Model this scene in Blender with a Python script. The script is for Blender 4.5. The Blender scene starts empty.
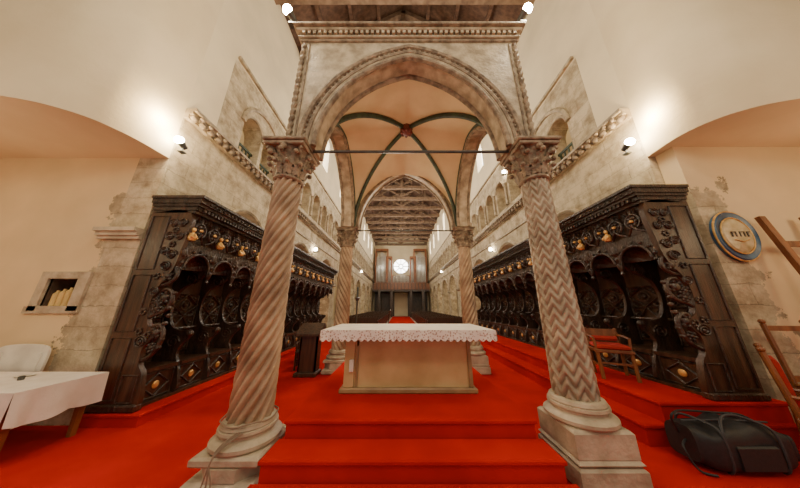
import bpy, bmesh, math, random
from math import sin, cos, pi, sqrt, atan2, radians
from mathutils import Vector, Matrix
random.seed(4)
ZO=1.7   # everything below is measured from eye level; floor is at z=0
scene=bpy.context.scene
COL=scene.collection

# ------------------------------------------------------------------ materials
def newmat(name):
    m=bpy.data.materials.new(name); m.use_nodes=True
    nt=m.node_tree; b=nt.nodes['Principled BSDF']
    return m,nt,b
def N(nt,t,**k):
    n=nt.nodes.new(t)
    for a,v in k.items(): setattr(n,a,v)
    return n
def mat(name,c1,c2=None,scale=4,rough=.6,bump=.0,bscale=40,metal=0,detail=6,stretch=None,spec=.5,dist=.02):
    m,nt,b=newmat(name)
    b.inputs['Roughness'].default_value=rough
    b.inputs['Metallic'].default_value=metal
    b.inputs['Specular IOR Level'].default_value=spec
    geo=N(nt,'ShaderNodeNewGeometry'); mp=N(nt,'ShaderNodeMapping')
    nt.links.new(geo.outputs['Position'],mp.inputs['Vector'])
    if stretch: mp.inputs['Scale'].default_value=stretch
    c2=c2 or tuple(x*.75 for x in c1)
    no=N(nt,'ShaderNodeTexNoise'); no.inputs['Scale'].default_value=scale; no.inputs['Detail'].default_value=detail
    nt.links.new(mp.outputs[0],no.inputs['Vector'])
    r=N(nt,'ShaderNodeValToRGB')
    r.color_ramp.elements[0].position=.35; r.color_ramp.elements[1].position=.65
    r.color_ramp.elements[0].color=(*c2,1); r.color_ramp.elements[1].color=(*c1,1)
    nt.links.new(no.outputs['Fac'],r.inputs[0]); nt.links.new(r.outputs[0],b.inputs['Base Color'])
    if bump:
        n2=N(nt,'ShaderNodeTexNoise'); n2.inputs['Scale'].default_value=bscale; n2.inputs['Detail'].default_value=5
        nt.links.new(mp.outputs[0],n2.inputs['Vector'])
        bp=N(nt,'ShaderNodeBump'); bp.inputs['Strength'].default_value=bump; bp.inputs['Distance'].default_value=dist
        nt.links.new(n2.outputs['Fac'],bp.inputs['Height']); nt.links.new(bp.outputs[0],b.inputs['Normal'])
    return m
def emit(name,c,s):
    m,nt,b=newmat(name)
    b.inputs['Base Color'].default_value=(*c,1)
    b.inputs['Emission Color'].default_value=(*c,1); b.inputs['Emission Strength'].default_value=s
    return m
def wallmat(name,ax,plaster,stone1,stone2,zlim=None):
    m,nt,b=newmat(name); L=nt.links.new
    b.inputs['Roughness'].default_value=.8; b.inputs['Specular IOR Level'].default_value=.25
    geo=N(nt,'ShaderNodeNewGeometry'); sp=N(nt,'ShaderNodeSeparateXYZ'); L(geo.outputs['Position'],sp.inputs[0])
    nz=N(nt,'ShaderNodeTexNoise'); nz.inputs['Scale'].default_value=2.6; nz.inputs['Detail'].default_value=9; nz.inputs['Roughness'].default_value=.7
    L(geo.outputs['Position'],nz.inputs['Vector'])
    def math_(op,a,bb):
        n=N(nt,'ShaderNodeMath',operation=op)
        for i,v in enumerate((a,bb)):
            if isinstance(v,(int,float)): n.inputs[i].default_value=v
            else: L(v,n.inputs[i])
        return n.outputs[0]
    wob=math_('MULTIPLY',math_('SUBTRACT',nz.outputs['Fac'],.5),.16)
    cb=N(nt,'ShaderNodeCombineXYZ'); L(math_('ADD',sp.outputs['Y' if ax=='Y' else 'X'],wob),cb.inputs[0]); L(math_('ADD',sp.outputs['Z'],wob),cb.inputs[1])
    br=N(nt,'ShaderNodeTexBrick'); br.inputs['Scale'].default_value=1.0
    br.inputs['Brick Width'].default_value=.70; br.inputs['Row Height'].default_value=.34; br.inputs['Mortar Size'].default_value=.008
    br.inputs['Mortar Smooth'].default_value=.6
    br.inputs['Color1'].default_value=(*stone1,1); br.inputs['Color2'].default_value=(*stone2,1)
    br.inputs['Mortar'].default_value=(*[x*.78 for x in stone2],1)
    L(cb.outputs[0],br.inputs['Vector'])
    rr=N(nt,'ShaderNodeValToRGB'); rr.color_ramp.elements[0].position=.34; rr.color_ramp.elements[1].position=.60
    rr.color_ramp.elements[0].color=(.50,.44,.36,1); rr.color_ramp.elements[1].color=(1.12,1.10,1.05,1)
    L(nz.outputs['Fac'],rr.inputs[0])
    mu=N(nt,'ShaderNodeMix',data_type='RGBA',blend_type='MULTIPLY'); mu.inputs[0].default_value=.92
    L(br.outputs['Color'],mu.inputs[6]); L(rr.outputs[0],mu.inputs[7])
    pl=N(nt,'ShaderNodeTexNoise'); pl.inputs['Scale'].default_value=.9; pl.inputs['Detail'].default_value=5
    L(geo.outputs['Position'],pl.inputs['Vector'])
    pr=N(nt,'ShaderNodeValToRGB'); pr.color_ramp.elements[0].position=.3; pr.color_ramp.elements[1].position=.6
    pr.color_ramp.elements[0].color=(*[x*.86 for x in plaster],1); pr.color_ramp.elements[1].color=(*plaster,1)
    L(pl.outputs['Fac'],pr.inputs[0])
    zz=math_('ADD',sp.outputs['Z'],math_('MULTIPLY',math_('SUBTRACT',nz.outputs['Fac'],.5),1.6 if ax=='X' else .25))
    if ax=='Y':
        low=math_('LESS_THAN',zz,4.1+ZO)
        mid=math_('MULTIPLY',math_('LESS_THAN',zz,7.0+ZO),math_('GREATER_THAN',sp.outputs['Y'],4.55))
        fac=math_('MAXIMUM',low,mid)
    else:
        xx=math_('ABSOLUTE',math_('SUBTRACT',sp.outputs['X'],.17),0)
        xx=math_('ADD',xx,math_('MULTIPLY',math_('SUBTRACT',nz.outputs['Fac'],.5),1.6))
        fac=math_('MULTIPLY',math_('LESS_THAN',xx,zlim[0]),math_('LESS_THAN',zz,zlim[1]))
    mx=N(nt,'ShaderNodeMix',data_type='RGBA'); L(fac,mx.inputs[0]); L(pr.outputs[0],mx.inputs[6]); L(mu.outputs[2],mx.inputs[7])
    L(mx.outputs[2],b.inputs['Base Color'])
    bp=N(nt,'ShaderNodeBump'); bp.inputs['Distance'].default_value=.05; bp.inputs['Strength'].default_value=.6
    h=math_('MULTIPLY',fac,math_('SUBTRACT',nz.outputs['Fac'],math_('MULTIPLY',br.outputs['Fac'],.3)))
    L(h,bp.inputs['Height']); L(bp.outputs[0],b.inputs['Normal'])
    return m

PL=(.78,.66,.46)
M={}
M['plaster']=mat('plaster_cream',PL,(.69,.57,.38),.8,.85,.2,12,spec=.2)
M['wallY']=wallmat('stone_and_plaster_side',"Y",PL,(.58,.495,.365),(.50,.42,.30))
M['wallX']=wallmat('stone_and_plaster_facing',"X",(.76,.58,.35),(.56,.475,.34),(.47,.39,.275),(5.7,3.8))
M['marble']=mat('aged_marble',(.52,.42,.285),(.25,.19,.12),5,.55,.6,22,detail=12)
M['marble_dark']=mat('worn_carved_marble',(.37,.28,.185),(.14,.098,.062),8,.6,1.0,30,detail=12)
M['shaft_l']=mat('rope_column_marble',(.50,.355,.225),(.26,.17,.105),3,.5,.4,30,detail=9)
M['shaft_r']=mat('chevron_column_marble',(.50,.41,.295),(.27,.21,.145),3,.5,.4,30,detail=9)
M['pedestal']=mat('pedestal_limestone',(.58,.49,.36),(.34,.27,.185),4,.55,.5,20,detail=9)
M['vault']=mat('vault_plaster',(.80,.655,.40),(.69,.54,.31),1.5,.8,.1,14,spec=.2)
M['green']=mat('green_rib_stone',(.045,.08,.035),(.025,.03,.018),9,.55,.3,30)
M['redrib']=mat('red_boss_stone',(.22,.05,.03),(.12,.02,.02),9,.5)
M['carpet']=mat('red_carpet',(.56,.018,.011),(.42,.012,.008),1.3,.95,.7,240,spec=.08,dist=.006)
M['wood']=mat('dark_walnut',(.070,.036,.021),(.020,.011,.008),6,.30,.9,26,stretch=(1,1,.4),spec=.65,dist=.03)
M['woodp']=mat('dark_walnut_boards',(.092,.043,.023),(.032,.016,.010),5,.33,.3,30,stretch=(3,3,.25),spec=.5)
M['gold']=mat('gilding',(.90,.56,.20),(.55,.30,.09),14,.35,.3,40,metal=.5)
M['altar']=mat('altar_marble',(.66,.46,.225),(.50,.33,.15),2.2,.35,.1,20,detail=9)
M['altar_edge']=mat('altar_frame_marble',(.40,.26,.13),(.28,.17,.085),5,.35,.1,20)
M['roofw']=mat('roof_timber',(.15,.078,.045),(.08,.038,.023),4,.8,.4,24,stretch=(.3,2,2))
M['beam']=mat('roof_beam_timber',(.25,.16,.10),(.13,.078,.048),4,.8,.3,24)
M['brown']=mat('varnished_brown_wood',(.27,.10,.035),(.15,.05,.02),5,.35,.2,20,stretch=(2,2,.3))
M['bag']=mat('black_nylon',(.018,.018,.020),(.011,.011,.012),30,.55,.5,200,dist=.004)
M['bagtrim']=mat('grey_webbing',(.045,.045,.05),None,30,.6)
M['floor']=mat('floor_slabs',(.42,.35,.26),(.30,.24,.17),2,.4)
M['metal']=mat('iron',(.12,.12,.11),None,10,.4,metal=.8)
M['pipe']=mat('organ_pipe_tin',(.62,.60,.55),None,10,.3,metal=.4)
M['redcush']=mat('red_upholstery',(.45,.02,.012),None,10,.8)
M['paper']=mat('white_paper',(.80,.75,.66),None,3,.7)
M['wax']=mat('beeswax',(.75,.53,.20),None,3,.5)
M['cable']=mat('cable_pvc',(.30,.22,.15),None,3,.5)
M['niche']=mat('niche_dark_interior',(.16,.10,.06),(.08,.05,.03),6,.8)  # niche interior, a darker brown than the wall around it
M['lamp']=emit('lamp_glow',(1,.86,.60),200)
M['lampS']=emit('small_lamp_glow',(1,.88,.65),80)
M['winglow']=emit('daylight_glass',(1,.98,.94),10)
M['blue']=mat('blue_enamel',(.05,.12,.20),(.02,.05,.11),8,.35)
M['cream']=mat('shield_cream',(.60,.48,.28),(.40,.29,.13),8,.4)
m,nt,b=newmat('lace_cloth'); L=nt.links.new
b.inputs['Roughness'].default_value=.9
geo=N(nt,'ShaderNodeNewGeometry'); vo=N(nt,'ShaderNodeTexVoronoi'); vo.inputs['Scale'].default_value=34
L(geo.outputs['Position'],vo.inputs['Vector']); r=N(nt,'ShaderNodeValToRGB')
r.color_ramp.elements[0].position=.2; r.color_ramp.elements[1].position=.5
r.color_ramp.elements[0].color=(.45,.27,.22,1); r.color_ramp.elements[1].color=(.86,.77,.70,1)
L(vo.outputs['Distance'],r.inputs[0]); L(r.outputs[0],b.inputs['Base Color']); M['lace']=m
M['linen']=mat('white_linen',(.82,.75,.68),(.74,.66,.58),5,.9,.2,60)

# ------------------------------------------------------------------ mesh builder
class MB:
    def __init__(s): s.v=[]; s.f=[]; s.m=[]; s.mats=[]
    def mi(s,m):
        if m not in s.mats: s.mats.append(m)
        return s.mats.index(m)
    def add(s,vs,fs,m,T=None):
        o=len(s.v); k=s.mi(m)
        if T: vs=[T(v) for v in vs]
        s.v.extend([tuple(v) for v in vs]); s.f.extend([tuple(i+o for i in f) for f in fs]); s.m.extend([k]*len(fs))
    def box(s,x0,x1,y0,y1,z0,z1,m,T=None):
        vs=[(x,y,z) for x in(x0,x1) for y in(y0,y1) for z in(z0,z1)]
        s.add(vs,[(0,1,3,2),(4,6,7,5),(0,4,5,1),(2,3,7,6),(0,2,6,4),(1,5,7,3)],m,T)
    def bbox(s,x0,x1,y0,y1,z0,z1,m,b=.02,T=None):
        P=[]
        for (z,i) in((z0,b),(z0+b,0),(z1-b,0),(z1,b)):
            P.append([(x0+i,y0+i,z),(x1-i,y0+i,z),(x1-i,y1-i,z),(x0+i,y1-i,z)])
        vs=[p for r in P for p in r]; fs=[(3,2,1,0),(12,13,14,15)]
        for r in range(3):
            for k in range(4):
                a=r*4+k; c=r*4+(k+1)%4; fs.append((a,c,c+4,a+4))
        s.add(vs,fs,m,T)
    def loft(s,rings,m,closed=True,caps=True,T=None):
        n=len(rings[0]); vs=[p for r in rings for p in r]; fs=[]
        for i in range(len(rings)-1):
            for k in range(n if closed else n-1):
                a=i*n+k; c=i*n+(k+1)%n; fs.append((a,c,c+n,a+n))
        if caps and closed: fs.append(tuple(range(n-1,-1,-1))); fs.append(tuple(range(len(vs)-n,len(vs))))
        s.add(vs,fs,m,T)
    def lathe(s,prof,m,c=(0,0,0),seg=24,rf=None,T=None,caps=True):
        R=[]
        for r,z in prof:
            R.append([(c[0]+(rf(k*2*pi/seg,z,r) if rf else r)*cos(k*2*pi/seg),c[1]+(rf(k*2*pi/seg,z,r) if rf else r)*sin(k*2*pi/seg),c[2]+z) for k in range(seg)])
        s.loft(R,m,caps=caps,T=T)
    def tube(s,pts,r,m,seg=8,closed=False,T=None):
        pts=[Vector(p) for p in pts]; n=len(pts); rings=[]
        up=Vector((0,0,1)); prev=None
        for i,p in enumerate(pts):
            if closed: d=pts[(i+1)%n]-pts[i-1]
            else: d=pts[min(i+1,n-1)]-pts[max(i-1,0)]
            if d.length<1e-9: d=Vector((0,0,1))
            d.normalize()
            if prev is None:
                a=d.cross(up)
                if a.length<.1: a=d.cross(Vector((1,0,0)))
            else:
                a=prev-d*prev.dot(d)
            a.normalize(); prev=a; b_=d.cross(a)
            rr=r[min(i,len(r)-1)] if isinstance(r,(list,tuple)) else r
            rings.append([tuple(p+a*rr*cos(t*2*pi/seg)+b_*rr*sin(t*2*pi/seg)) for t in range(seg)])
        if closed: rings.append(rings[0])
        s.loft(rings,m,caps=not closed,T=T)
    def beam(s,p0,p1,w,h,m,T=None):
        p0=Vector(p0);p1=Vector(p1);d=(p1-p0).normalized()
        a=d.cross(Vector((0,0,1)))
        if a.length<.05: a=d.cross(Vector((0,1,0)))
        a.normalize(); b_=a.cross(d)
        R=[[tuple(p+a*w/2*i+b_*h/2*j) for i,j in((-1,-1),(1,-1),(1,1),(-1,1))] for p in(p0,p1)]
        s.loft(R,m,T=T)
    def ell(s,c,r,m,u=12,v=8,T=None):
        if isinstance(r,(int,float)): r=(r,r,r)
        R=[]
        for j in range(v+1):
            t=-pi/2+pi*j/v; cr=max(cos(t),.001)
            R.append([(c[0]+r[0]*cr*cos(k*2*pi/u),c[1]+r[1]*cr*sin(k*2*pi/u),c[2]+r[2]*sin(t)) for k in range(u)])
        s.loft(R,m,caps=False,T=T)
    def prism(s,poly,w0,w1,m,map_):
        s.loft([[map_(u,v,w0) for u,v in poly],[map_(u,v,w1) for u,v in poly]],m)
    def build(s,name,parent=None,zo=True,loc=(0,0,0),rz=0,angle=35,link=True):
        off=ZO if zo else 0
        me=bpy.data.meshes.new(name); me.from_pydata([(x,y,z+off) for x,y,z in s.v],[],s.f)
        for m_ in s.mats: me.materials.append(M[m_])
        me.polygons.foreach_set('material_index',s.m); me.polygons.foreach_set('use_smooth',[True]*len(s.f))
        me.update()
        bm=bmesh.new(); bm.from_mesh(me); bmesh.ops.recalc_face_normals(bm,faces=bm.faces); bm.to_mesh(me); bm.free()
        me.set_sharp_from_angle(angle=radians(angle))
        if not link: return me
        return obj(name,me,parent,loc,rz)
def obj(name,me,parent=None,loc=(0,0,0),rz=0,scale=None):
    o=bpy.data.objects.new(name,me); COL.objects.link(o); o.location=loc; o.rotation_euler=(0,0,rz)
    if scale: o.scale=scale
    if parent: o.parent=parent
    return o
def empty(name,loc=(0,0,0)):
    e=bpy.data.objects.new(name,None); COL.objects.link(e); e.location=loc; return e
def holes(outer,hs,t):
    cu=bpy.data.curves.new('tmp','CURVE'); cu.dimensions='2D'; cu.fill_mode='BOTH'; cu.extrude=t/2
    for poly in [outer]+hs:
        sp=cu.splines.new('POLY'); sp.points.add(len(poly)-1)
        for i,(u,v) in enumerate(poly): sp.points[i].co=(u,v,0,1)
        sp.use_cyclic_u=True
    o=bpy.data.objects.new('tmp',cu); COL.objects.link(o)
    bpy.context.view_layer.update()
    dg=bpy.context.evaluated_depsgraph_get(); me=bpy.data.meshes.new_from_object(o.evaluated_get(dg))
    vs=[tuple(v.co) for v in me.vertices]; fs=[tuple(p.vertices) for p in me.polygons]
    bpy.data.objects.remove(o); bpy.data.curves.remove(cu); bpy.data.meshes.remove(me)
    return vs,fs
def rect(a,b,c,d): return [(a,c),(b,c),(b,d),(a,d)]
def arch(cx,hw,z0,zs,n=14):
    return [(cx-hw,z0)]+[(cx-hw*cos(pi*i/n),zs+hw*sin(pi*i/n)) for i in range(n+1)]+[(cx+hw,z0)]
def pointed(a,rise,off=0,n=16):
    R=(a*a+rise*rise)/(2*a); c=R-a; r=R+off
    t1=math.acos(c/r)
    right=[(-c+r*cos(t1*i/n),r*sin(t1*i/n)) for i in range(n+1)]
    return [(-x,z) for x,z in right]+right[::-1][1:]
def prof_h(x,a,rise):
    R=(a*a+rise*rise)/(2*a); c=R-a; x=min(abs(x),a); return sqrt(max(R*R-(x+c)**2,0))
def cat(pts,n=6):
    out=[]; P=[pts[0]]+pts+[pts[-1]]
    for i in range(1,len(P)-2):
        for k in range(n):
            t=k/n; out.append(tuple(.5*((2*P[i][j])+(-P[i-1][j]+P[i+1][j])*t+(2*P[i-1][j]-5*P[i][j]+4*P[i+1][j]-P[i+2][j])*t*t+(-P[i-1][j]+3*P[i][j]-3*P[i+1][j]+P[i+2][j])*t**3) for j in range(len(P[0]))))
    out.append(tuple(pts[-1])); return out

F=-1.7; XC=.17; XL=-4.8; XR=5.15; TOP=11.6; YE=40
# ------------------------------------------------------------------ floor
b=MB(); b.box(-11,11,-4,14,F-.2,F,'carpet'); b.box(-11,11,14,YE+1,F-.2,F,'floor'); b.build('floor')
b=MB(); b.box(-1.2,1.55,14,38,F,F+.02,'carpet'); b.build('carpet_runner')
# ------------------------------------------------------------------ nave walls
def nave_wall(name,xin,s,k_):
    H=[]
    H.append(arch(5.75,.42,4.35,5.45)); H.append(arch(6.72,.42,4.35,5.45))
    for i in range(24):
        y=8.6+i*1.3
        H.append(arch(y,.42,4.6,5.7))
    H.append(arch(6.3,.85,.2,1.95))
    for i in range(8): H.append(arch(10.0+i*3.7,1.35,F+.3,1.5))
    for i in range(8): H.append(arch(8.0+i*3.9,.45,8.4,10.2))
    vs,fs=holes(rect(3.8,YE,F,TOP),H,.6)
    b=MB(); b.add(vs,fs,'wallY',lambda v:(xin-s*(v[2]+.3) if s>0 else xin+(v[2]+.3),v[0],v[1]))
    b.build(name)
    b=MB()
    for (z,pr,h) in((4.02,.10,.10),(4.12,.18,.08),(4.20,.24,.07)):
        x0,x1=sorted((xin,xin+s*pr)); b.box(x0,x1,3.8,YE,z,z+h,'marble')
    for k in range(44):
        y=3.9+k*.22; b.ell((xin+s*.14,y,4.08),(.07,.09,.08),'marble_dark',8,6)
        b.ell((xin+s*.21,y+.11,4.15),(.05,.06,.05),'marble_dark',8,6)
    for (z,pr,h) in((7.05,.08,.10),(3.3,.05,.08)):
        x0,x1=sorted((xin,xin+s*pr)); b.box(x0,x1,8 if z<4 else 4.6,YE,z,z+h,'marble')
    def ring(cy,hw,zs,r):
        b.tube([(xin+s*.02,cy-hw*cos(pi*i/12),zs+hw*sin(pi*i/12)) for i in range(13)],r,'marble',6)
    for cy in(5.75,6.72): ring(cy,.45,5.45,.05)
    ring(6.235,1.0,5.45,.07)
    b.lathe([(.07,0),(.07,.05),(.045,.1),(.045,.95),(.08,1.08),(.08,1.12)],'marble',(xin-s*.1,6.235,4.33),10)
    for i in range(24):
        y=8.6+i*1.3; ring(y,.45,5.7,.05)
        b.lathe([(.09,0),(.06,.1),(.06,1.0),(.11,1.12)],'marble',(xin+s*.06,y+.65,4.6),8)
    ring(6.3,.9,1.95,.06)
    for i in range(8):
        ring(10+i*3.7,1.42,1.5,.09); y=11.85+i*3.7
        b.box(*sorted((xin,xin+s*.12)),y-.5,y+.5,1.35,1.5,'marble')
    for cy in(5.75,6.72):
        b.box(*sorted((xin-s*.25,xin-s*.2)),cy-.42,cy+.42,4.85,4.92,'green')
        for k in range(5): 
            yy=cy-.34+k*.17; b.box(*sorted((xin-s*.25,xin-s*.21)),yy-.02,yy+.02,4.35,4.85,'green')
    b.build('trim_%d'%k_)
nave_wall('wall_left',XL,1,2); nave_wall('wall_right',XR,-1,3)
b=MB(); b.box(-9.3,-9,3.8,YE,F,TOP,'plaster'); b.build('wall_left_aisle')
b=MB(); b.box(9.35,9.65,3.8,YE,F,TOP,'plaster'); b.build('wall_right_aisle')
b=MB(); b.box(-9,-5.4,4.1,YE,3.6,3.8,'plaster'); b.box(5.75,9.35,4.1,YE,3.6,3.8,'plaster')
b.box(-9,-5.4,4.1,YE,8,8.2,'plaster'); b.box(5.75,9.35,4.1,YE,8,8.2,'plaster'); b.build('ceiling_aisles')
b=MB()
for i in range(8):
    y=8.0+i*3.9
    for x in(XL-.4,XR+.4):
        b.box(x-.02,x+.02,y-.47,y+.47,8.3,10.7,'winglow')
b.build('window_1')
PLl=cat([(-4.8,3.8),(-4.88,3.2),(-5.15,2.72),(-5.8,2.42),(-7.2,2.25),(-9.3,2.15)],6)
PLr=cat([(5.15,3.8),(5.10,3.2),(5.35,2.75),(6.0,2.48),(7.4,2.3),(9.6,2.2)],6)
b=MB(); b.prism(PLl+[(-9.3,3.8)],2.95,TOP,'plaster',lambda u,v,w:(u,v,w)); b.build('wall_left_choir')
b=MB(); b.prism(PLr+[(9.6,3.8)],2.98,TOP,'plaster',lambda u,v,w:(u,v,w)); b.build('wall_right_choir')
b=MB(); vs,fs=holes(rect(-9.3,-5.4,F,2.95),[rect(-6.12,-5.60,.0,.46)],.3)
b.add(vs,fs,'wallX',lambda v:(v[0],3.95+v[2],v[1]))
b.box(-6.2,-5.5,4.15,4.25,-.1,.55,'niche'); b.box(-6.14,-6.11,3.82,4.2,0,.46,'niche'); b.box(-5.61,-5.58,3.82,4.2,0,.46,'niche'); b.box(-6.12,-5.6,3.82,4.2,.45,.48,'niche')
for a in((-6.26,-6.12,-.08,.58),(-5.60,-5.42,-.08,.58),(-6.12,-5.60,.46,.58),(-6.32,-5.41,-.12,.0)):
    b.box(a[0],a[1],3.76,3.82,a[2],a[3],'pedestal')
b.build('wall_left_recess')
b=MB(); b.box(5.3,9.6,3.5,3.79,F,2.98,'wallX'); b.build('wall_right_recess')
b=MB(); b.box(-9.3,-9.0,-4,3.8,F,TOP,'plaster'); b.build('wall_left_outer')
b=MB(); b.box(9.3,9.6,-4,3.5,F,TOP,'plaster'); b.build('wall_right_outer')
b=MB()
for z,p in((1.18,.06),(1.24,.10),(1.31,.15)): b.box(-5.55,-4.79,3.8-p,3.8,z,z+.07,'pedestal')
b.build('trim_1')
b=MB()
for k in range(4):
    h=.20+.05*((k*7)%3)/2
    b.lathe([(.045,0),(.045,h),(.02,h+.03),(.018,h+.06)],'wax',(-6.0+k*.11,3.86,.002),12)
b.build('candle_group')

# ------------------------------------------------------------------ roof
b=MB(); RZ=15.2
for s_,xe in((-1,XL-.6),(1,XR+.6)):
    b.loft([[(xe,y,TOP),(XC,y,RZ),(XC,y,RZ+.1),(xe,y,TOP+.12)] for y in(-4,YE)],'roofw')
b.build('ceiling')
b=MB(); y=5.3
while y<YE:
    b.box(XL-.2,XR+.2,y-.13,y+.13,TOP-.4,TOP-.08,'beam')
    for s_,xe in((-1,XL-.2),(1,XR+.2)):
        b.beam((xe,y,TOP-.1),(XC,y,RZ-.25),.22,.26,'beam')
        b.beam((XC,y,TOP),(XC+(xe-XC)*.5,y,TOP+1.6),.18,.18,'beam')
        b.beam((XC+(xe-XC)*.5,y,TOP-.1),(XC+(xe-XC)*.5,y,TOP+1.65),.16,.16,'beam')
    b.beam((XC,y,TOP-.3),(XC,y,RZ-.2),.22,.22,'beam')
    y+=2.3
for f in(.25,.5,.75):
    for xe in(XL,XR): 
        x=XC+(xe-XC)*f; z=RZ-(RZ-TOP)*f-.12; b.box(x-.08,x+.08,-4,YE,z-.1,z+.05,'roofw')
b.build('roof_trusses')

# ------------------------------------------------------------------ end wall & organ
b=MB()
vs,fs=holes(rect(XL-.6,XR+.6,F,RZ),[[(XC+1.35*cos(i*pi/12),7.2+1.35*sin(i*pi/12)) for i in range(24)]],.4)
b.add(vs,fs,'plaster',lambda v:(v[0],YE+.2+v[2],v[1])); b.build('wall_back')
b=MB(); b.prism([(XC+1.45*cos(i*pi/12),7.2+1.45*sin(i*pi/12)) for i in range(24)],YE+.42,YE+.46,'winglow',lambda u,v,w:(u,w,v))
for i in range(8): 
    t=i*pi/4; b.beam((XC+.4*cos(t),YE+.38,7.2+.4*sin(t)),(XC+1.4*cos(t),YE+.38,7.2+1.4*sin(t)),.14,.14,'beam')
b.tube([(XC+.4*cos(i*pi/8),YE+.38,7.2+.4*sin(i*pi/8)) for i in range(16)],.08,'beam',6,closed=True)
b.build('window_2')
org=MB(); xl=XL+.3; xr=XR-.3
org.box(xl,xr,YE-4,YE-.05,2.3,2.6,'wood'); org.box(xl,xr,YE-4.1,YE-3.9,2.6,3.6,'brown')
for k in range(16): org.box(XL+.4+k*.57,XL+.52+k*.57,YE-4.2,YE-4.1,2.6,3.6,'woodp')
for x in(-3.4,-1.4,1.8,3.8): org.box(x-.2,x+.2,YE-4,YE-3.6,F,2.3,'wood')
org.box(xl,-1.0,YE-.4,YE-.05,F,2.3,'wood'); org.box(1.4,xr,YE-.4,YE-.05,F,2.3,'wood')
for cx,n,h0 in((-3.25,8,5.6),(3.6,8,5.6),(-1.95,3,4.2),(2.3,3,4.2),(XC,12,1.5)):
    org.box(cx-n*.12-.15,cx+n*.12+.15,YE-2.2,YE-1.2,2.6,3.9,'brown')
    for k in range(n):
        h=h0*(1-.05*abs(k-(n-1)/2)); x=cx+(k-(n-1)/2)*.24
        org.lathe([(.03,0),(.085,.35),(.085,h),(.075,h+.02)],'pipe',(x,YE-2.1,3.9),8)
    org.box(cx-n*.12-.1,cx+n*.12+.1,YE-1.9,YE-1.7,3.9,4.0+h0*.8,'brown')
    if h0>2: 
        for sx in(-1,1): org.box(cx+sx*(n*.12+.1)-.12,cx+sx*(n*.12+.1)+.12,YE-2.3,YE-1.2,3.9,4.2+h0,'brown')
        org.box(cx-n*.12-.2,cx+n*.12+.2,YE-2.35,YE-1.2,4.0+h0,4.35+h0,'brown')
org.build('pipe_organ')
b=MB()
for yy in range(15,35,1):
    for x0,x1 in((-4.2,-1.4),(1.75,4.5)):
        b.box(x0,x1,yy,yy+.05,F,F+.95,'woodp'); b.box(x0,x1,yy-.45,yy,F+.42,F+.46,'woodp')
        for x in(x0,x1-.05): b.box(x,x+.05,yy-.5,yy+.1,F,F+.8,'woodp')
b.build('church_pews')

# ------------------------------------------------------------------ platform and tiers
def step(b,x0,x1,y0,y1,z0,z1):
    b.box(x0+.02,x1-.02,y0+.02,y1-.02 if y1>5 else y1,z0,z1-.03,'carpet')
    b.bbox(x0,x1,y0,y1,z1-.05,z1,'carpet',.014)
b=MB()
step(b,-1.27,1.5,2.80,5.6,F,-1.2); step(b,-1.31,1.54,2.46,2.81,F,-1.37); step(b,-1.36,1.60,2.14,2.47,F,-1.54)
b.build('altar_steps')
b=MB(); step(b,-4.74,-3.82,3.72,13.5,F,-1.53); b.build('choir_platform')
b=MB(); step(b,3.12,5.13,3.28,13.5,F,-1.46); step(b,3.42,5.13,3.295,13.5,-1.46,-1.22); b.build('choir_platform')

# ------------------------------------------------------------------ ciborium
CX=.17; CY=4.71; A=1.85
cib=empty('ciborium')
def capital(b,cx,cy,z0,sc=1,m='marble_dark'):
    vs_start=len(b.v)
    b.lathe([(.235,0),(.26,.02),(.26,.05),(.225,.07),(.22,.25),(.27,.42),(.33,.5)],m,(cx,cy,z0),24)
    for tier,(n,zb,h,r0,out) in enumerate(((10,.06,.22,.23,.10),(10,.2,.24,.235,.14))):
        for k in range(n):
            t=(k+.5*tier)*2*pi/n; c,s_=cos(t),sin(t); rows=[]
            for j in range(8):
                u=j/7; w=.085*sin(pi*min(u*.75+.2,1))*(1+.25*sin(u*20)); z=zb+h*(u if u<.8 else 1.6-u); r=r0+out*u*u+.02
                rows.append([(cx+(r-.015)*c-w*s_,cy+(r-.015)*s_+w*c,z0+z),
                             (cx+(r+.03)*c,cy+(r+.03)*s_,z0+z+.01),
                             (cx+(r-.015)*c+w*s_,cy+(r-.015)*s_-w*c,z0+z)])
            b.loft(rows,m,closed=False)
            b.ell((cx+(r0+out+.02)*c,cy+(r0+out+.02)*s_,z0+zb+h*.78),(.045,.045,.035),m,8,6)
    for k in range(4):
        t=pi/4+k*pi/2; c,s_=cos(t),sin(t)
        sp=[(cx+(.37+.075*(1-i/26)*cos(i*.5))*c,cy+(.37+.075*(1-i/26)*cos(i*.5))*s_,z0+.43+.075*(1-i/26)*sin(i*.5)) for i in range(24)]
        b.tube(sp,.026,m,6); b.tube([(cx+.22*c,cy+.22*s_,z0+.26),(cx+.3*c,cy+.3*s_,z0+.42),(cx+.37*c,cy+.37*s_,z0+.5)],.03,m,6)
        t=k*pi/2; b.ell((cx+.33*cos(t),cy+.33*sin(t),z0+.47),(.06,.06,.05),m,8,6)
    q=.36; b.bbox(cx-q,cx+q,cy-q,cy+q,z0+.5,z0+.56,m,.015); b.bbox(cx-q-.03,cx+q+.03,cy-q-.03,cy+q+.03,z0+.56,z0+.61,m,.012)
    for i in range(vs_start,len(b.v)):
        x,y,z=b.v[i]; b.v[i]=(cx+(x-cx)*sc,cy+(y-cy)*sc,z)
def tri(x): x=x%1; return abs(2*x-1)
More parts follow.
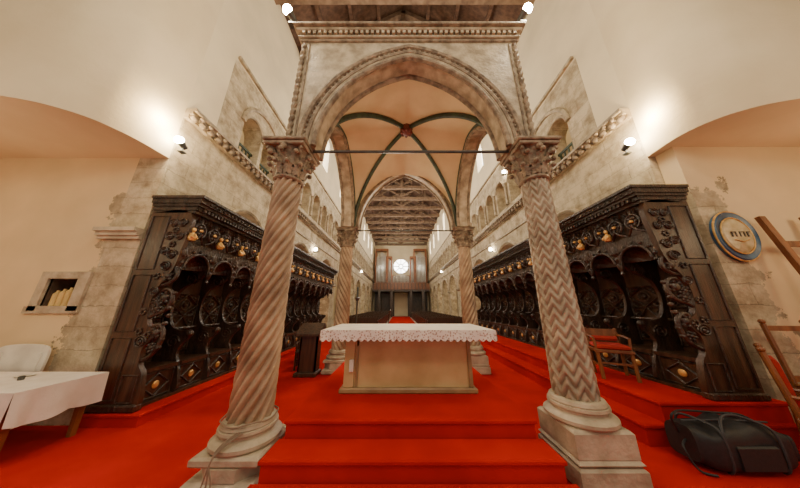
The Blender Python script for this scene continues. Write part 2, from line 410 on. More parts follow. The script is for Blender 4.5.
def column(name,cx,cy,kind,ph):
    zb=F+ph; zt=1.77; b=MB()
    R0,R1=.222,.178
    def R(z): return R0+(R1-R0)*(z-zb)/(zt-zb)
    n=170; seg=112
    if kind=='rope': rf=lambda t,z,r: r*(.82+.21*abs(sin(6*(t-2.9*z))))
    elif kind=='chevron': rf=lambda t,z,r: r*(.84+.18*(abs(sin(pi*(z/.125+1.0*tri(t*9/(2*pi))))))**.8)
    else: rf=lambda t,z,r: r*(.84+.19*abs(sin(5*(t+(3.2 if kind=='spiral' else -3.2)*z))))
    b.lathe([(R(zb+(zt-zb)*i/n),zb+(zt-zb)*i/n) for i in range(n+1)],'shaft_l' if kind!='chevron' else 'shaft_r',(cx,cy,0),seg,rf)
    b.lathe([(.255,zb-.0),(.275,zb+.02),(.26,zb+.05),(.24,zb+.06)],'pedestal',(cx,cy,0),32)
    capital(b,cx,cy,zt-.01,.80)
    t=.16
    b.lathe([(.315,-t),(.34,-t+.025),(.34,-t+.055),(.31,-t+.08),(.265,-t+.10),(.265,-t+.12),(.29,-t+.14),(.285,-t+.165),(.24,-t+.18)],'pedestal',(cx,cy,zb),36)
    h=ph-t
    if kind!='chevron' and kind!='spiral2':
        b.bbox(cx-.33,cx+.33,cy-.33,cy+.33,zb-t-.08,zb-t+.003,'pedestal',.02)
        q=[(cx+.365*cos(a),cy+.365*sin(a)) for a in [pi/8+i*pi/4 for i in range(8)]]
        b.loft([[(x,y,F+.12) for x,y in q],[(x,y,zb-t-.08) for x,y in q]],'pedestal')
        b.bbox(cx-.35,cx+.35,cy-.35,cy+.35,F,F+.12,'pedestal',.03)
    else:
        b.bbox(cx-.30,cx+.30,cy-.30,cy+.30,F+h*.5,zb-t+.003,'pedestal',.025)
        b.bbox(cx-.32,cx+.32,cy-.32,cy+.32,F+h*.42,F+h*.54,'pedestal',.03)
        b.bbox(cx-.325,cx+.325,cy-.325,cy+.325,F,F+h*.42,'pedestal',.02)
    return b.build(name,cib)
column('column_front_left',CX-A,CY-A,'rope',.46); column('column_front_right',CX+A,CY-A,'chevron',.66)
column('column_rear_left',CX-A,CY+A,'spiral',.5); column('column_rear_right',CX+A,CY+A,'spiral2',.6)
Z0=2.36; ZT=4.63; T=.32; aa=1.50; HW=A+.10
def sph(c,r):
    u,v=8,5; vs=[];fs=[]
    for j in range(v+1):
        t=-pi/2+pi*j/v
        for k in range(u): vs.append((c[0]+r*cos(t)*cos(k*2*pi/u),c[1]+r*cos(t)*sin(k*2*pi/u),c[2]+r*sin(t)))
    for j in range(v):
        for k in range(u): a=j*u+k;c_=j*u+(k+1)%u; fs.append((a,c_,c_+u,a+u))
    return vs,fs
def arch_wall(name,mp,hw,rise):
    b=MB(); hole=[(u,Z0+v) for u,v in pointed(aa,rise)]
    outer=[(-hw,Z0),(-aa,Z0)]+hole[1:-1]+[(aa,Z0),(hw,Z0),(hw,ZT),(-hw,ZT)]
    vs,fs=holes(outer,[],T); b.add(vs,fs,'marble',lambda v:mp(v[0],v[1],v[2]))
    e=-T/2
    for off,r,m_ in((.0,.045,'marble_dark'),(.06,.03,'marble'),(.12,.04,'marble_dark'),(.24,.05,'marble_dark')):
        pts=pointed(aa,rise,off,26); b.tube([mp(u,Z0+v,e-.01) for u,v in pts],r,m_,8)
    pts=pointed(aa,rise,.18,60)
    for i,(u,v) in enumerate(pts):
        if i%2==0: b.add(*sph(mp(u,Z0+v,e-.005),.030),'marble_dark')
    pts=pointed(aa,rise,0,26); b.tube([mp(u,Z0+v,-e) for u,v in pts],.045,'marble_dark',8)
    if hw>HW-.05:
        for s_ in(-1,1):
            b.tube([mp(s_*(hw-.05)+.012*cos(i*1.4),Z0+i*.03,e-.015+.012*sin(i*1.4)) for i in range(int((ZT-Z0)/.03))],.036,'marble_dark',7)
            b.tube([mp(s_*(hw-.14),Z0,e-.005),mp(s_*(hw-.14),ZT-.05,e-.005)],.018,'marble_dark',6)
    return b.build(name,cib)
D=HW-T/2
arch_wall('arch_front',lambda u,v,w:(CX+u,CY-D+w,v),HW,1.88)
arch_wall('arch_rear',lambda u,v,w:(CX-u,CY+D-w,v),HW,2.08)
arch_wall('arch_left',lambda u,v,w:(CX-D+w,CY-u,v),HW-T-.002,1.88)
arch_wall('arch_right',lambda u,v,w:(CX+D-w,CY+u,v),HW-T-.002,1.88)
b=MB()
for z,h,p in((ZT-.0,.06,.03),(ZT+.06,.05,.06),(ZT+.11,.08,.04),(ZT+.19,.06,.10),(ZT+.25,.06,.15)):
    q=HW+p; b.bbox(CX-q,CX+q,CY-q,CY+q,z,z+h,'marble' if p in(.06,.10) else 'marble_dark',.012)
for k in range(41):
    u=-HW+.04+k*(2*HW-.08)/40
    for s_ in(-1,1):
        b.box(CX+u-.025,CX+u+.025,CY+s_*(HW+.06)-.03,CY+s_*(HW+.06)+.03,ZT+.11,ZT+.18,'marble')
        b.box(CX+s_*(HW+.06)-.03,CX+s_*(HW+.06)+.03,CY+u-.025,CY+u+.025,ZT+.11,ZT+.18,'marble')
b.build('cornice',cib)
def vz(x,y):
    mm=max(abs(x),abs(y))/a2
    return min(max(prof_h(x,a2,1.95),prof_h(y,a2,1.95))+.30*(1-mm*mm),ZT+.28-Z0)
b=MB(); n=48; a2=HW-T+.02; vs=[];fs=[]
for j in range(n+1):
    for i in range(n+1):
        x=-a2+2*a2*i/n; y=-a2+2*a2*j/n
        vs.append((CX+x,CY+y,Z0+vz(x,y)))
for j in range(n):
    for i in range(n):
        a=j*(n+1)+i
        if (i<n/2)==(j<n/2): fs+= [(a,a+1,a+n+2),(a,a+n+2,a+n+1)]
        else: fs+=[(a,a+1,a+n+1),(a+1,a+n+2,a+n+1)]
b.add(vs,fs,'vault'); b.build('vault',cib)
b=MB()
for s_ in(-1,1):
    pts=[]
    for i in range(49):
        x=-a2+2*a2*i/48; pts.append((CX+x,CY+s_*x,Z0+vz(x,x)-.04))
    b.tube(pts,.055,'green',8)
for mp in(lambda u,v:(CX+u,CY-a2+.04,v),lambda u,v:(CX-a2+.04,CY+u,v),lambda u,v:(CX+a2-.04,CY+u,v)):
    b.tube([mp(u,Z0+v-.03) for u,v in pointed(a2,1.95,0,20)],.035,'green',6)
zc=Z0+2.25
b.lathe([(.02,-.2),(.10,-.18),(.16,-.1),(.17,0)],'redrib',(CX,CY,zc),16)
for k in range(8): b.ell((CX+.13*cos(k*pi/4),CY+.13*sin(k*pi/4),zc-.14),.045,'redrib',8,6)
b.build('vault_ribs',cib)
b=MB()
for y in(CY-A,CY+A): b.tube([(CX-A,y,2.34),(CX+A,y,2.34)],.022,'metal',8)
b.build('tie_rods',cib)
def spot(p,d,name='spotlight'):
    b=MB(); p=Vector(p); d=Vector(d).normalized()
    def Tm(v):
        q=d.to_track_quat('Z','Y'); return tuple(p+q@Vector(v))
    b.lathe([(.03,-.16),(.05,-.15),(.065,-.05),(.07,.0),(.06,.0),(.05,-.02)],'metal',(0,0,0),14,T=Tm,caps=False)
    b.ell((0,0,.04),(.085,.085,.07),'lamp',14,8,T=Tm)
    b.tube([tuple(p-d*.1),tuple(p-d*.1+Vector((0,0,-.14)))],.015,'metal',6)
    b.box(p.x-d.x*.1-.05,p.x-d.x*.1+.05,p.y-d.y*.1-.05,p.y-d.y*.1+.05,p.z-d.z*.1-.16,p.z-d.z*.1-.13,'metal')
    b.build(name)
def plight(p,e,c=(1,.83,.57),r=.12):
    l=bpy.data.lights.new('lamp','POINT'); l.energy=e; l.color=c; l.shadow_soft_size=r
    o=bpy.data.objects.new('lamp_and_fill_light',l); COL.objects.link(o); o.location=(p[0],p[1],p[2]+ZO); return o  # shared by the spotlights and the added fill lights
spot((-2.02,2.60,5.14),(-.4,-.8,.3)); spot((2.30,2.60,5.18),(.4,-.8,.3))
spot((-4.62,3.75,3.32),(.1,-.9,.35)); spot((4.92,3.85,3.36),(-.1,-.9,.35))
plight((-2.3,2.3,5.5),95); plight((2.6,2.3,5.5),95)
plight((-4.62,3.46,3.62),100,(1,.76,.42),r=.06); plight((4.90,3.50,3.67),100,(1,.76,.42),r=.06)

# ------------------------------------------------------------------ altar
b=MB(); zf=-1.2
ax0,ax1,ay0,ay1=-.82,1.06,3.56,4.35
b.bbox(ax0-.05,ax1+.05,ay0-.05,ay1+.05,zf,zf+.07,'altar_edge',.015)
b.box(ax0+.12,ax1-.02,ay0+.02,ay1-.02,zf+.07,-.5,'altar')
b.bbox(ax0,ax0+.14,ay0-.02,ay1,zf+.07,-.5,'altar',.01)
b.bbox(ax1-.05,ax1,ay0-.02,ay1,zf+.07,-.5,'altar_edge',.008)
b.bbox(ax0+.17,ax0+.20,ay0+.0,ay0+.05,zf+.07,-.5,'altar_edge',.004)
b.box(ax0+.14,ax1-.05,ay0,ay0+.04,-.58,-.5,'altar')
b.bbox(ax0-.12,ax1+.12,ay0-.1,ay1+.06,-.5,-.44,'altar_edge',.015)
b.bbox(-1.1,1.34,3.32,4.42,-.44,-.345,'altar',.02)
b.build('altar')
b=MB()
b.bbox(-1.125,1.365,3.295,4.445,-.342,-.332,'linen',.003)
def drape(p0,p1,z1,drop,nrm,m,b,sc=.09,amp=.012,hem=.035):
    p0=Vector(p0);p1=Vector(p1);Ln=(p1-p0).length;n=int(Ln/.012);nrm=Vector(nrm);rows=[]
    for j in range(7):
        u=j/6;row=[]
        for i in range(n+1):
            s_=i/n*Ln; p=p0+(p1-p0)*i/n
            d=drop-(hem*(1-abs(sin(pi*s_/sc))) )
            q=p+nrm*(amp*u*(1+sin(s_*17+sin(s_*5)*2)))
            row.append((q.x,q.y,z1-d*u))
        rows.append(row)
    b.loft(rows,m,closed=False)
drape((-1.13,3.29,0),(1.37,3.29,0),-.332,.15,(0,-1,0),'lace',b)
drape((-1.13,4.45,0),(1.37,4.45,0),-.332,.15,(0,1,0),'lace',b)
drape((-1.13,3.29,0),(-1.13,4.45,0),-.332,.15,(-1,0,0),'lace',b)
drape((1.37,3.29,0),(1.37,4.45,0),-.332,.15,(1,0,0),'lace',b)
b.build('altar_cloth')
b=MB(); b.bbox(-.74,-.68,3.50,3.54,zf+.28,zf+.44,'paper',.006); b.build('white_paper_box')  # small white paper box on the altar front

# ------------------------------------------------------------------ choir stalls
W=.65
def stall_bay():
    b=MB(); m='wood'
    b.box(0,.05,0,W,0,3.3,'woodp')
    b.box(.05,.58,.03,W-.03,.46,.52,'woodp'); b.box(.50,.54,.03,W-.03,0,.46,'woodp')
    b.box(.02,.66,0,W,0,.04,'woodp')
    b.tube([(.55,W/2,.08),(.55,W-.12,.24),(.55,W/2,.40),(.55,.12,.24)],.018,m,6,closed=True)
    b.tube([(.55,.06,.06),(.55,W-.06,.06),(.55,W-.06,.43),(.55,.06,.43)],.014,m,6,closed=True)
    b.ell((.55,W/2,.24),(.02,.06,.06),'gold',10,6)
    for (u0,u1,z0,z1) in((.05,W-.05,.62,1.28),(.05,W-.05,1.3,1.72)):
        um=(u0+u1)/2; zm=(z0+z1)/2
        b.tube([(.07,u0,z0),(.07,u1,z0),(.07,u1,z1),(.07,u0,z1)],.018,m,6,closed=True)
        b.tube([(.08,um,z0),(.08,u1,zm),(.08,um,z1),(.08,u0,zm)],.022,m,6,closed=True)
        b.tube([(.08,um+.1*cos(i*pi/8),zm+.1*sin(i*pi/8)) for i in range(16)],.015,m,6,closed=True)
        b.ell((.08,um,zm),(.035,.05,.05),m,10,6)
        for su in(-1,1):
            for sz in(-1,1):
                c=(.075,um+su*(u1-um)*.68,zm+sz*(z1-zm)*.66)
                b.tube([(c[0],c[1]+.055*cos(i*pi/5),c[2]+.055*sin(i*pi/5)) for i in range(10)],.012,m,5,closed=True)
                b.ell(c,(.03,.025,.025),m,8,6)
    pr=cat([(.0,.04),(.60,.04),(.61,.3),(.54,.5),(.48,.66),(.54,.82),(.64,.92),(.66,1.0),(.60,1.05),(.42,1.05),(.26,1.12),(.17,1.3),(.15,1.55),(.22,1.78),(.40,1.93),(.60,2.05),(.70,2.25),(.70,2.4),(0,2.4)],4)
    b.prism(pr,-.03,.03,m,lambda u,v,w:(u,w,v))
    b.ell((.62,0,.99),(.07,.055,.07),m,10,8)
    for (cx,cz,R_) in((.36,.85,.12),(.42,2.02,.13)):
        for sd in(-.035,.035):
            b.tube([(cx+R_*(1-i/30)*cos(i*.45),sd,cz+R_*(1-i/30)*sin(i*.45)) for i in range(28)],.016,m,5)
    b.tube([(.14,0,1.06),(.14,W,1.06)],.03,m,6)
    out=[(0,2.12),(.06,2.12)]+[(W/2-.265*cos(pi*i/14),2.16+.27*sin(pi*i/14)) for i in range(15)]+[(W-.06,2.12),(W,2.12),(W,2.62),(0,2.62)]
    vs,fs=holes(out,[],.05); b.add(vs,fs,m,lambda v:(.70+v[2],v[0],v[1]))
    b.tube([(.735,W/2-.265*cos(pi*i/14),2.16+.27*sin(pi*i/14)) for i in range(15)],.024,m,6)
    for i in range(1,14,2):
        t=pi*i/14; b.ell((.735,W/2-.33*cos(t),2.16+.335*sin(t)),(.03,.032,.032),m,8,5)
    rows=[]
    for j in range(7):
        ph=j/6*pi/2
        rows.append([(.69-.26*sin(ph),W/2-.262*cos(ph)*cos(pi*i/28)*(1-.06*abs(sin(i*pi/4))),2.16+.262*cos(ph)*sin(pi*i/28)*(1-.06*abs(sin(i*pi/4)))) for i in range(29)])
    b.loft(rows,m,closed=False)
    b.lathe([(.005,-.24),(.035,-.2),(.02,-.15),(.05,-.08),(.055,-.02),(.03,.02),(.05,.08)],m,(.70,0,2.14),10)
    b.ell((.735,0,2.42),(.04,.05,.10),m,8,6)
    b.box(0,.70,0,W,2.6,2.64,'woodp')
    b.box(.66,.69,0,W,2.62,3.16,'woodp')
    for k in range(2):
        u=W*(.25+.5*k)
        b.tube([(.76,u+.12*cos(i*pi/8),2.88+.14*sin(i*pi/8)) for i in range(16)],.02,m,6,closed=True)
        for q in range(6):
            t=q*pi/3; b.ell((.76,u+.065*cos(t),2.88+.075*sin(t)),(.03,.032,.035),m,8,5)
        b.ell((.785,u,2.88),.032,'gold',8,5)
        b.tube([(.74,u-.14,2.64),(.79,u-.05,2.70),(.80,u,2.78),(.79,u+.05,2.70),(.74,u+.14,2.64)],.02,m,6)
        b.lathe([(.04,0),(.025,.05),(.035,.09),(.004,.16)],m,(.76,u,3.0),8)
    for k in range(5):
        u=W*(k+.5)/5; b.tube([(.74,u-.05,3.04),(.78,u,3.13),(.74,u+.05,3.04)],.014,m,5)
    b.lathe([(.052,0),(.068,.04),(.062,.10),(.045,.13),(.020,.15),(.018,.17)],'gold',(.80,0,2.64),10)
    b.ell((.80,0,2.845),(.038,.034,.048),'gold',10,8)
    for sx in(-1,1): b.tube([(.80,sx*.05,2.76),(.84,sx*.065,2.70),(.86,sx*.02,2.68)],.018,'gold',6)
    b.tube([(.76,-.10,2.72),(.78,-.07,2.84),(.77,0,2.95),(.78,.07,2.84),(.76,.10,2.72)],.015,m,5)
    for z,h,d in((3.16,.05,.80),(3.21,.07,.84),(3.28,.05,.90),(3.33,.09,.95),(3.42,.05,1.0)): b.box(0,d,0,W,z,z+h,m)
    for k in range(8): u=W*(k+.5)/8; b.box(.84,.89,u-.025,u+.025,3.21,3.275,m)
    for k in range(6): u=W*(k+.5)/6; b.ell((.96,u,3.37),(.02,.03,.025),m,6,4)
    return b.build('bay',link=False,zo=False)
bayme=stall_bay()
def stall_end():
    b=MB(); m='wood'
    pr=cat([(0,0),(.70,0),(.70,.45),(.60,.62),(.58,.85),(.68,1.0),(.68,1.1),(.54,1.22),(.48,1.5),(.53,1.8),(.68,2.05),(.74,2.4),(.74,3.16),(0,3.16)],4)
    b.prism(pr,-.08,0,'woodp',lambda u,v,w:(u,w,v))
    y=-.085
    def fr(a,c,d,e,r=.014):
        b.tube([(a,y,d),(c,y,d),(c,y,e),(a,y,e)],r,m,6,closed=True)
    fr(.05,.36,.15,1.0); fr(.05,.36,1.1,2.0); fr(.05,.36,2.1,3.08); fr(.42,.66,.12,.48)
    def scroll(cx,cz,R_,sg=1,n=34,r=.014):
        b.tube([(cx+sg*R_*(1-i/(n+4))*cos(i*.42),y-.008,cz+R_*(1-i/(n+4))*sin(i*.42)) for i in range(n)],r,m,6)
        b.ell((cx,y-.005,cz),(.025,.025,.025),m,8,6)
    scroll(.52,.95,.10); scroll(.50,1.72,.08,-1); scroll(.56,2.15,.09,-1); scroll(.60,2.36,.09); scroll(.46,2.42,.08,-1)
    scroll(.47,2.7,.085); scroll(.64,2.7,.085,-1); scroll(.47,2.95,.085,-1); scroll(.64,2.95,.085)
    for (cx,cz) in((.45,1.1),(.46,1.98),(.56,2.55),(.55,2.82),(.42,1.4),(.60,1.05)):
        for q in range(6):
            t=q*pi/3; b.ell((cx+.04*cos(t),y-.005,cz+.04*sin(t)),(.022,.018,.022),m,8,5)
    yc=-.04
    b.tube(cat([(.56,yc,.66),(.70,yc,.74),(.80,yc,.92),(.80,yc,1.10),(.70,yc,1.20),(.60,yc,1.14),(.62,yc,1.02),(.70,yc,1.0)],5),.032,m,8)
    b.tube(cat([(.46,yc,1.28),(.58,yc,1.36),(.72,yc,1.42),(.80,yc,1.56),(.76,yc,1.72),(.64,yc,1.76),(.57,yc,1.66),(.62,yc,1.56),(.68,yc,1.58)],5),.030,m,8)
    b.tube(cat([(.52,yc,1.82),(.66,yc,1.86),(.76,yc,1.98),(.72,yc,2.12),(.62,yc,2.14)],5),.030,m,8)
    for (cx,cz,r_) in((.70,1.08,.07),(.67,1.62,.08),(.62,1.99,.07),(.60,1.45,.05),(.70,.86,.05),(.56,1.56,.05)):
        b.ell((cx,yc,cz),(r_,.05,r_),m,10,7)
        for q in range(6):
            t=q*pi/3+.3; b.ell((cx+r_*1.1*cos(t),yc-.02,cz+r_*1.1*sin(t)),(.028,.03,.028),m,8,5)
    for q in range(8): b.ell((.80+.02*sin(q*2),yc,.86+q*.12),(.03,.04,.035),m,8,5)
    b.bbox(-.0,.76,-.12,.0,-.0,.10,m,.02)
    for z,h,d in((3.16,.05,.80),(3.21,.07,.84),(3.28,.05,.90),(3.33,.09,.95),(3.42,.05,1.0)): b.box(0,d,-.08-(d-.80)*.5,0,z,z+h,m)
    return b.build('end_panel',link=False,zo=False)
endme=stall_end()
def stalls(x,y0,z,n,right,sz):
    e=empty('choir_stalls',(x,y0,z+ZO))
    for i in range(n):
        o=obj('bay_%d'%(i+1),bayme,e,(0,0,0)); 
        if right: o.rotation_euler=(0,0,pi); o.location=(0,(i+1)*W,0)
        else: o.location=(0,i*W,0)
        o.scale=(1,1,sz)
    o=obj('end_panel',endme,e,(0,0,0))
    o.scale=(-1 if right else 1,1,sz)
stalls(-4.72,3.86,-1.53,14,False,3.56/3.47)
stalls(4.93,3.43,-1.22,15,True,3.22/3.47)

# ------------------------------------------------------------------ side table
b=MB()
tx0,tx1,ty0,ty1=-7.6,-4.38,2.82,3.62; tz=-.96
b.box(tx0,tx1,ty0,ty1,tz-.04,tz,'brown')
for x in(tx0+.1,-6.0,tx1-.1):
    for y in(ty0+.09,ty1-.09):
        b.loft([[(x-a,y-a,z),(x+a,y-a,z),(x+a,y+a,z),(x-a,y+a,z)] for z,a in((F,.028),(F+.4,.034),(tz-.04,.045))],'brown')
b.box(tx0+.1,tx1-.1,ty0+.08,ty0+.1,tz-.14,tz-.04,'brown'); b.box(tx1-.11,tx1-.09,ty0+.08,ty1-.08,tz-.14,tz-.04,'brown')
b.build('side_table')
b=MB(); g=.015
b.bbox(tx0-g,tx1+g,ty0-g,ty1+g,tz+.002,tz+.012,'linen',.003)
drape((tx0,ty0-g,0),(tx1+g,ty0-g,0),tz+.01,.38,(0,-1,0),'linen',b,.5,.03,.04)
drape((tx1+g,ty0-g,0),(tx1+g,ty1+g,0),tz+.01,.38,(1,0,0),'linen',b,.5,.03,.04)
b.build('tablecloth')
b=MB(); b.lathe([(.025,0),(.028,.01),(.03,.045),(.02,.05)],'metal',(-5.05,3.25,tz+.013),12,caps=False)
b.lathe([(.06,0),(.09,.015),(.085,.018),(.0,.01)],'paper',(-5.25,3.4,tz+.013),16); b.build('cruet_dish')
b=MB()
q=cat([(-6.30,-1.0),(-6.32,-.8),(-6.27,-.62),(-5.9,-.58),(-5.55,-.62),(-5.50,-.8),(-5.52,-1.0)],5)
b.prism(q,3.70,3.73,'paper',lambda u,v,w:(u,w,v))
b.box(-6.25,-5.57,3.66,3.75,F+.42,F+.46,'paper')
for x in(-6.22,-5.6):
    b.box(x-.02,x+.02,3.68,3.72,F,F+1.0,'paper')
b.build('white_chair')

# ------------------------------------------------------------------ right side things
def Tsh(v): return (5.68+v[0],3.495+v[1],1.14+v[2])
b=MB(); rings=[]
for r,d in((1,.0),(1,-.04),(.93,-.07),(.80,-.05)):
    rings.append([(r*.36*cos(t*pi/24),d,r*.44*sin(t*pi/24)) for t in range(48)])
b.loft(rings,'blue',T=Tsh)
b.loft([[(.25*s_*cos(t*pi/24),d,.31*s_*sin(t*pi/24)) for t in range(48)] for s_,d in((1,-.05),(.9,-.075),(.3,-.09))],'cream',T=Tsh)
b.tube([(.255*cos(t*pi/24),-.06,.315*sin(t*pi/24)) for t in range(48)],.012,'gold',6,closed=True,T=Tsh)
b.tube([(.355*cos(t*pi/24),-.045,.435*sin(t*pi/24)) for t in range(48)],.014,'gold',6,closed=True,T=Tsh)
for k,xx in enumerate((-.13,-.07,0,.07,.13)):
    b.box(xx-.008,xx+.008,-.10,-.08,-.03,.06,'wood',T=Tsh)
    if k%2==0: b.box(xx,xx+.045,-.10,-.08,.045,.06,'wood',T=Tsh)
b.tube([(-.12,-.09,-.08),(0,-.095,-.12),(.12,-.09,-.08)],.008,'gold',5,T=Tsh)
b.build('oval_shield')
b=MB()
b.beam((6.10,2.9,F),(6.10,3.38,1.45),.10,.06,'brown'); b.beam((6.85,2.9,F),(6.85,3.38,1.45),.10,.06,'brown')
for z in(-1.2,-.1,.95):
    y=2.9+.48*(z-F)/(1.45-F); b.beam((6.06,y,z),(6.89,y,z),.05,.09,'brown')
b.beam((6.10,3.0,-.95),(6.85,3.22,.5),.04,.07,'brown')
b.build('wooden_easel_frame')
def chair(name,x,y,z,rz,cush=True,wd='brown',back=1.0):
    b=MB(); w=.23
    for sx in(-1,1):
        b.tube([(sx*w,-.22,0),(sx*w,-.2,.45)],.028,wd,8)
        b.tube([(sx*w,.22,0),(sx*w,.2,.45),(sx*w,.27,back)],.028,wd,8)
        b.ell((sx*w,.27,back+.03),.035,wd,8,6)
        b.beam((sx*w,-.21,.2),(sx*w,.21,.2),.02,.03,wd)
        b.tube([(sx*w,.22,.68),(sx*(w+.02),0,.68),(sx*(w+.02),-.2,.66),(sx*w,-.2,.45)],.022,wd,6)
    b.bbox(-w-.03,w+.03,-.25,.23,.42,.47,wd,.01)
    if cush:
        b.bbox(-w,w,-.23,.2,.47,.55,'redcush',.025)
        b.loft([[(-w+.03,.15+.06*(h-.45)+d,h),(w-.03,.15+.06*(h-.45)+d,h),(w-.03,.20+.06*(h-.45),h),(-w+.03,.20+.06*(h-.45),h)] for h,d in((.58,.02),(.62,0),(back-.12,0),(back-.08,.02))],'redcush')
    for h in(.56,.75,back-.06): b.beam((-w,.215+.06*(h-.45),h),(w,.215+.06*(h-.45),h),.02,.07,wd)
    b.beam((-w,-.21,.25),(w,-.21,.25),.02,.03,wd)
    return b.build(name,zo=False,loc=(x,y,z+ZO),rz=rz)
chair('wooden_armchair',4.86,2.86,F,.6,cush=True,back=1.15)
chair('wooden_armchair',5.50,3.05,F,-.2,cush=False,back=1.45)
chair('upholstered_armchair',3.86,4.35,-1.217,-.45,wd='brown',back=.74)
chair('choir_chair',-2.75,6.9,F,.3,cush=False,wd='woodp',back=1.15)
chair('choir_chair',-3.05,7.7,F,.2,cush=False,wd='woodp',back=1.15)
b=MB(); b.bbox(4.70,4.98,2.72,2.92,F+.552,F+.60,'paper',.01); b.bbox(4.72,4.95,2.74,2.9,F+.60,F+.63,'wax',.01); b.build('book_stack')
b=MB(); b.bbox(-2.65,-2.1,6.0,6.45,F,F+.1,'woodp',.02)
b.loft([[(-2.7,5.95,F+.95),(-2.08,5.95,F+.95),(-2.08,6.4,F+1.2),(-2.7,6.4,F+1.2)],[(-2.7,5.95,F+1.0),(-2.08,5.95,F+1.0),(-2.08,6.4,F+1.25),(-2.7,6.4,F+1.25)]],'woodp')
b.box(-2.6,-2.15,6.1,6.15,F+.1,F+.95,'woodp'); b.box(-2.6,-2.56,6.1,6.4,F+.1,F+1.0,'woodp'); b.box(-2.19,-2.15,6.1,6.4,F+.1,F+1.0,'woodp'); b.build('lectern')
b=MB(); b.lathe([(.16,0),(.15,.03),(.03,.08),(.02,.3),(.035,.34),(.02,.4),(.018,1.3),(.05,1.36),(.07,1.38),(.025,1.4),(.025,1.62),(.005,1.64)],'metal',(-1.0,5.2,-1.2),14); b.build('candlestick')
b=MB(); b.lathe([(.11,0),(.10,.03),(.014,.06),(.012,.7)],'metal',(-.25,5.1,-1.2),12)
b.tube([(-.25,5.1,-.5),(-.25,5.08,-.2),(-.22,5.0,-.12)],.009,'metal',6); b.ell((-.21,4.98,-.1),(.025,.04,.025),'metal',8,6); b.build('microphone_stand')

# duffel bag
b=MB(); cx,cy=3.77,3.0; Lh=.54; rings=[]
for i in range(25):
    u=-1+2*i/24; e=max((1-abs(u)**8)**.5 if abs(u)<1 else 0,.70)
    sag=.03*sin(u*5+1)+.02*sin(u*11)
    ring=[]
    for k in range(32):
        t=k*2*pi/32; c_,s_=cos(t),sin(t)
        rx=.21*e*(abs(c_)**.45)*(1 if c_>0 else -1); rz_=(.20*e+sag*max(s_,0))*(abs(s_)**.5)*(1 if s_>0 else -1)
        ring.append((cx+u*Lh,cy+rx+.012*sin(u*3),max(F+.004,F+.205+rz_+.015*sin(u*9+t*2)*max(s_,0))))
    rings.append(ring)
b.loft(rings,'bag')
for u in(-.30,.28):
    b.tube([(cx+u,cy+.218*(abs(cos(t))**.5)*(1 if cos(t)>0 else -1),F+.21+.222*(abs(sin(t))**.5)*(1 if sin(t)>0 else -1)) for t in [i*pi/14-.5 for i in range(22)]],.013,'bagtrim',6)
b.tube([(cx-.5,cy-.02,F+.42),(cx,cy-.02,F+.425),(cx+.5,cy-.02,F+.40)],.010,'bagtrim',6)
b.tube(cat([(cx-.30,cy-.22,F+.2),(cx-.28,cy-.2,F+.40),(cx-.1,cy-.1,F+.49),(cx+.1,cy-.1,F+.49),(cx+.26,cy-.2,F+.40),(cx+.28,cy-.22,F+.2)],6),.012,'bagtrim',8)
b.tube(cat([(cx-.54,cy,F+.3),(cx-.63,cy-.05,F+.45),(cx-.58,cy-.05,F+.51),(cx-.3,cy+.1,F+.47),(cx+.1,cy+.12,F+.44),(cx+.4,cy+.1,F+.42),(cx+.52,cy,F+.3)],6),.011,'bag',8)
b.tube(cat([(cx-.54,cy-.05,F+.25),(cx-.64,cy-.1,F+.2),(cx-.60,cy-.15,F+.03),(cx-.5,cy-.22,F+.02)],6),.011,'bag',8)
b.bbox(cx-.22,cx+.22,cy-.235,cy-.20,F+.05,F+.27,'bag',.015)
b.build('duffel_bag')
b=MB(); px,py=CX-A,CY-A
for k in range(3):
    b.tube(cat([(px+.05+.03*k,py-.27,-1.22),(px-.05+.02*k,py-.35,-1.30),(px-.07,py-.40,-1.40),(px-.10+.04*k,py-.41,-1.55),(px-.1+.06*k,py-.46,F+.012),(px+.02+.06*k,py-.62,F+.012),(px+.1,py-.95-.1*k,F+.012)],6),.007,'cable',6)
b.tube([(px+.272*cos(t),py+.272*sin(t),-1.17+.01*sin(5*t)) for t in [i*pi/14 for i in range(28)]],.008,'cable',6,closed=True)
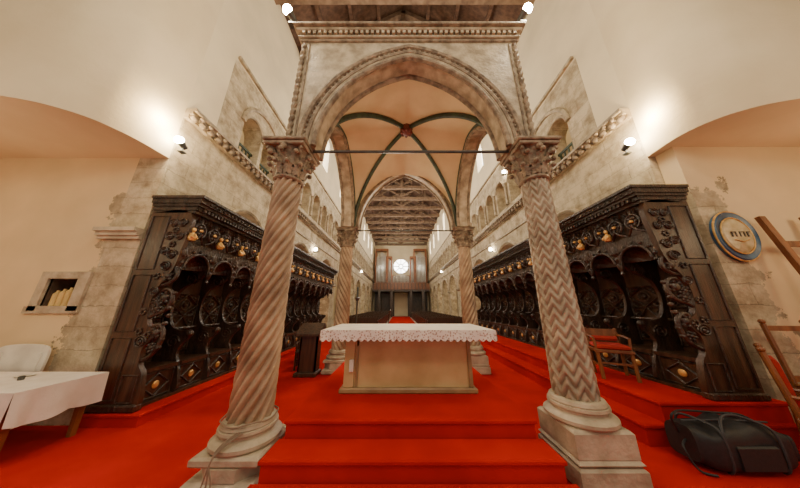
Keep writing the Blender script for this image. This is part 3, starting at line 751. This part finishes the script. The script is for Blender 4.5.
b.build('electric_cable',cib)

b=MB()
for p in((XL+.14,11.5,3.0),(XR-.14,11.5,3.0),(XL+.14,9.0,6.2),(XR-.14,9.0,6.2),(XL+.14,18.5,6.2),(XR-.14,18.5,6.2),(XL+.14,26,4),(XR-.14,26,4)):
    b.ell(p,(.09,.09,.11),'lampS',8,6); b.box(p[0]-.1,p[0]+.1,p[1]-.04,p[1]+.04,p[2]-.16,p[2]-.08,'metal')
b.build('wall_lamps')

# ------------------------------------------------------------------ lights
for y in(9,14,20,27,34):
    plight((XC,y,8.0),560,(1,.91,.74),.6)  # fill lights added high along the nave, no fixtures there
for y in(7,13,20,28): 
    plight((-7.2,y,1.8),110,(1,.86,.60),.4); plight((7.5,y,1.8),110,(1,.86,.60),.4)  # fill lights added to brighten the aisles
    plight((-7.2,y,6),80,(1,.90,.70),.4); plight((7.5,y,6),80,(1,.90,.70),.4)  # same added fill at gallery level
plight((CX,CY-.2,1.6),62,(1,.83,.52),.35)  # fill light under the canopy, without a fixture
plight((CX-.6,7.8,3.5),130,(1,.87,.64),.4)  # fill light behind the canopy, without a fixture
plight((-7.0,1.2,1.6),75,(1,.78,.46),.4); plight((7.3,1.2,1.6),75,(1,.78,.46),.4)  # warm fill lights added for the side recesses
plight((-2.8,-.6,4.2),220,(1,.85,.62),.5); plight((3.1,-.6,4.2),220,(1,.85,.62),.5)  # front fill lights added out of view behind the camera
plight((0.1,-1.0,9),440,(1,.89,.68),.9)  # top fill light added high behind the camera
w=bpy.data.worlds.new('World'); scene.world=w; w.use_nodes=True
w.node_tree.nodes['Background'].inputs[0].default_value=(1,.91,.73,1); w.node_tree.nodes['Background'].inputs[1].default_value=.5

# ------------------------------------------------------------------ camera
cam=bpy.data.cameras.new('cam'); cam.sensor_width=36; cam.lens=36*215/800; cam.clip_start=.05; cam.clip_end=200
co=bpy.data.objects.new('camera',cam); COL.objects.link(co); co.location=(0,0,ZO)
co.rotation_euler=(radians(90+16.08),0,0); scene.camera=co
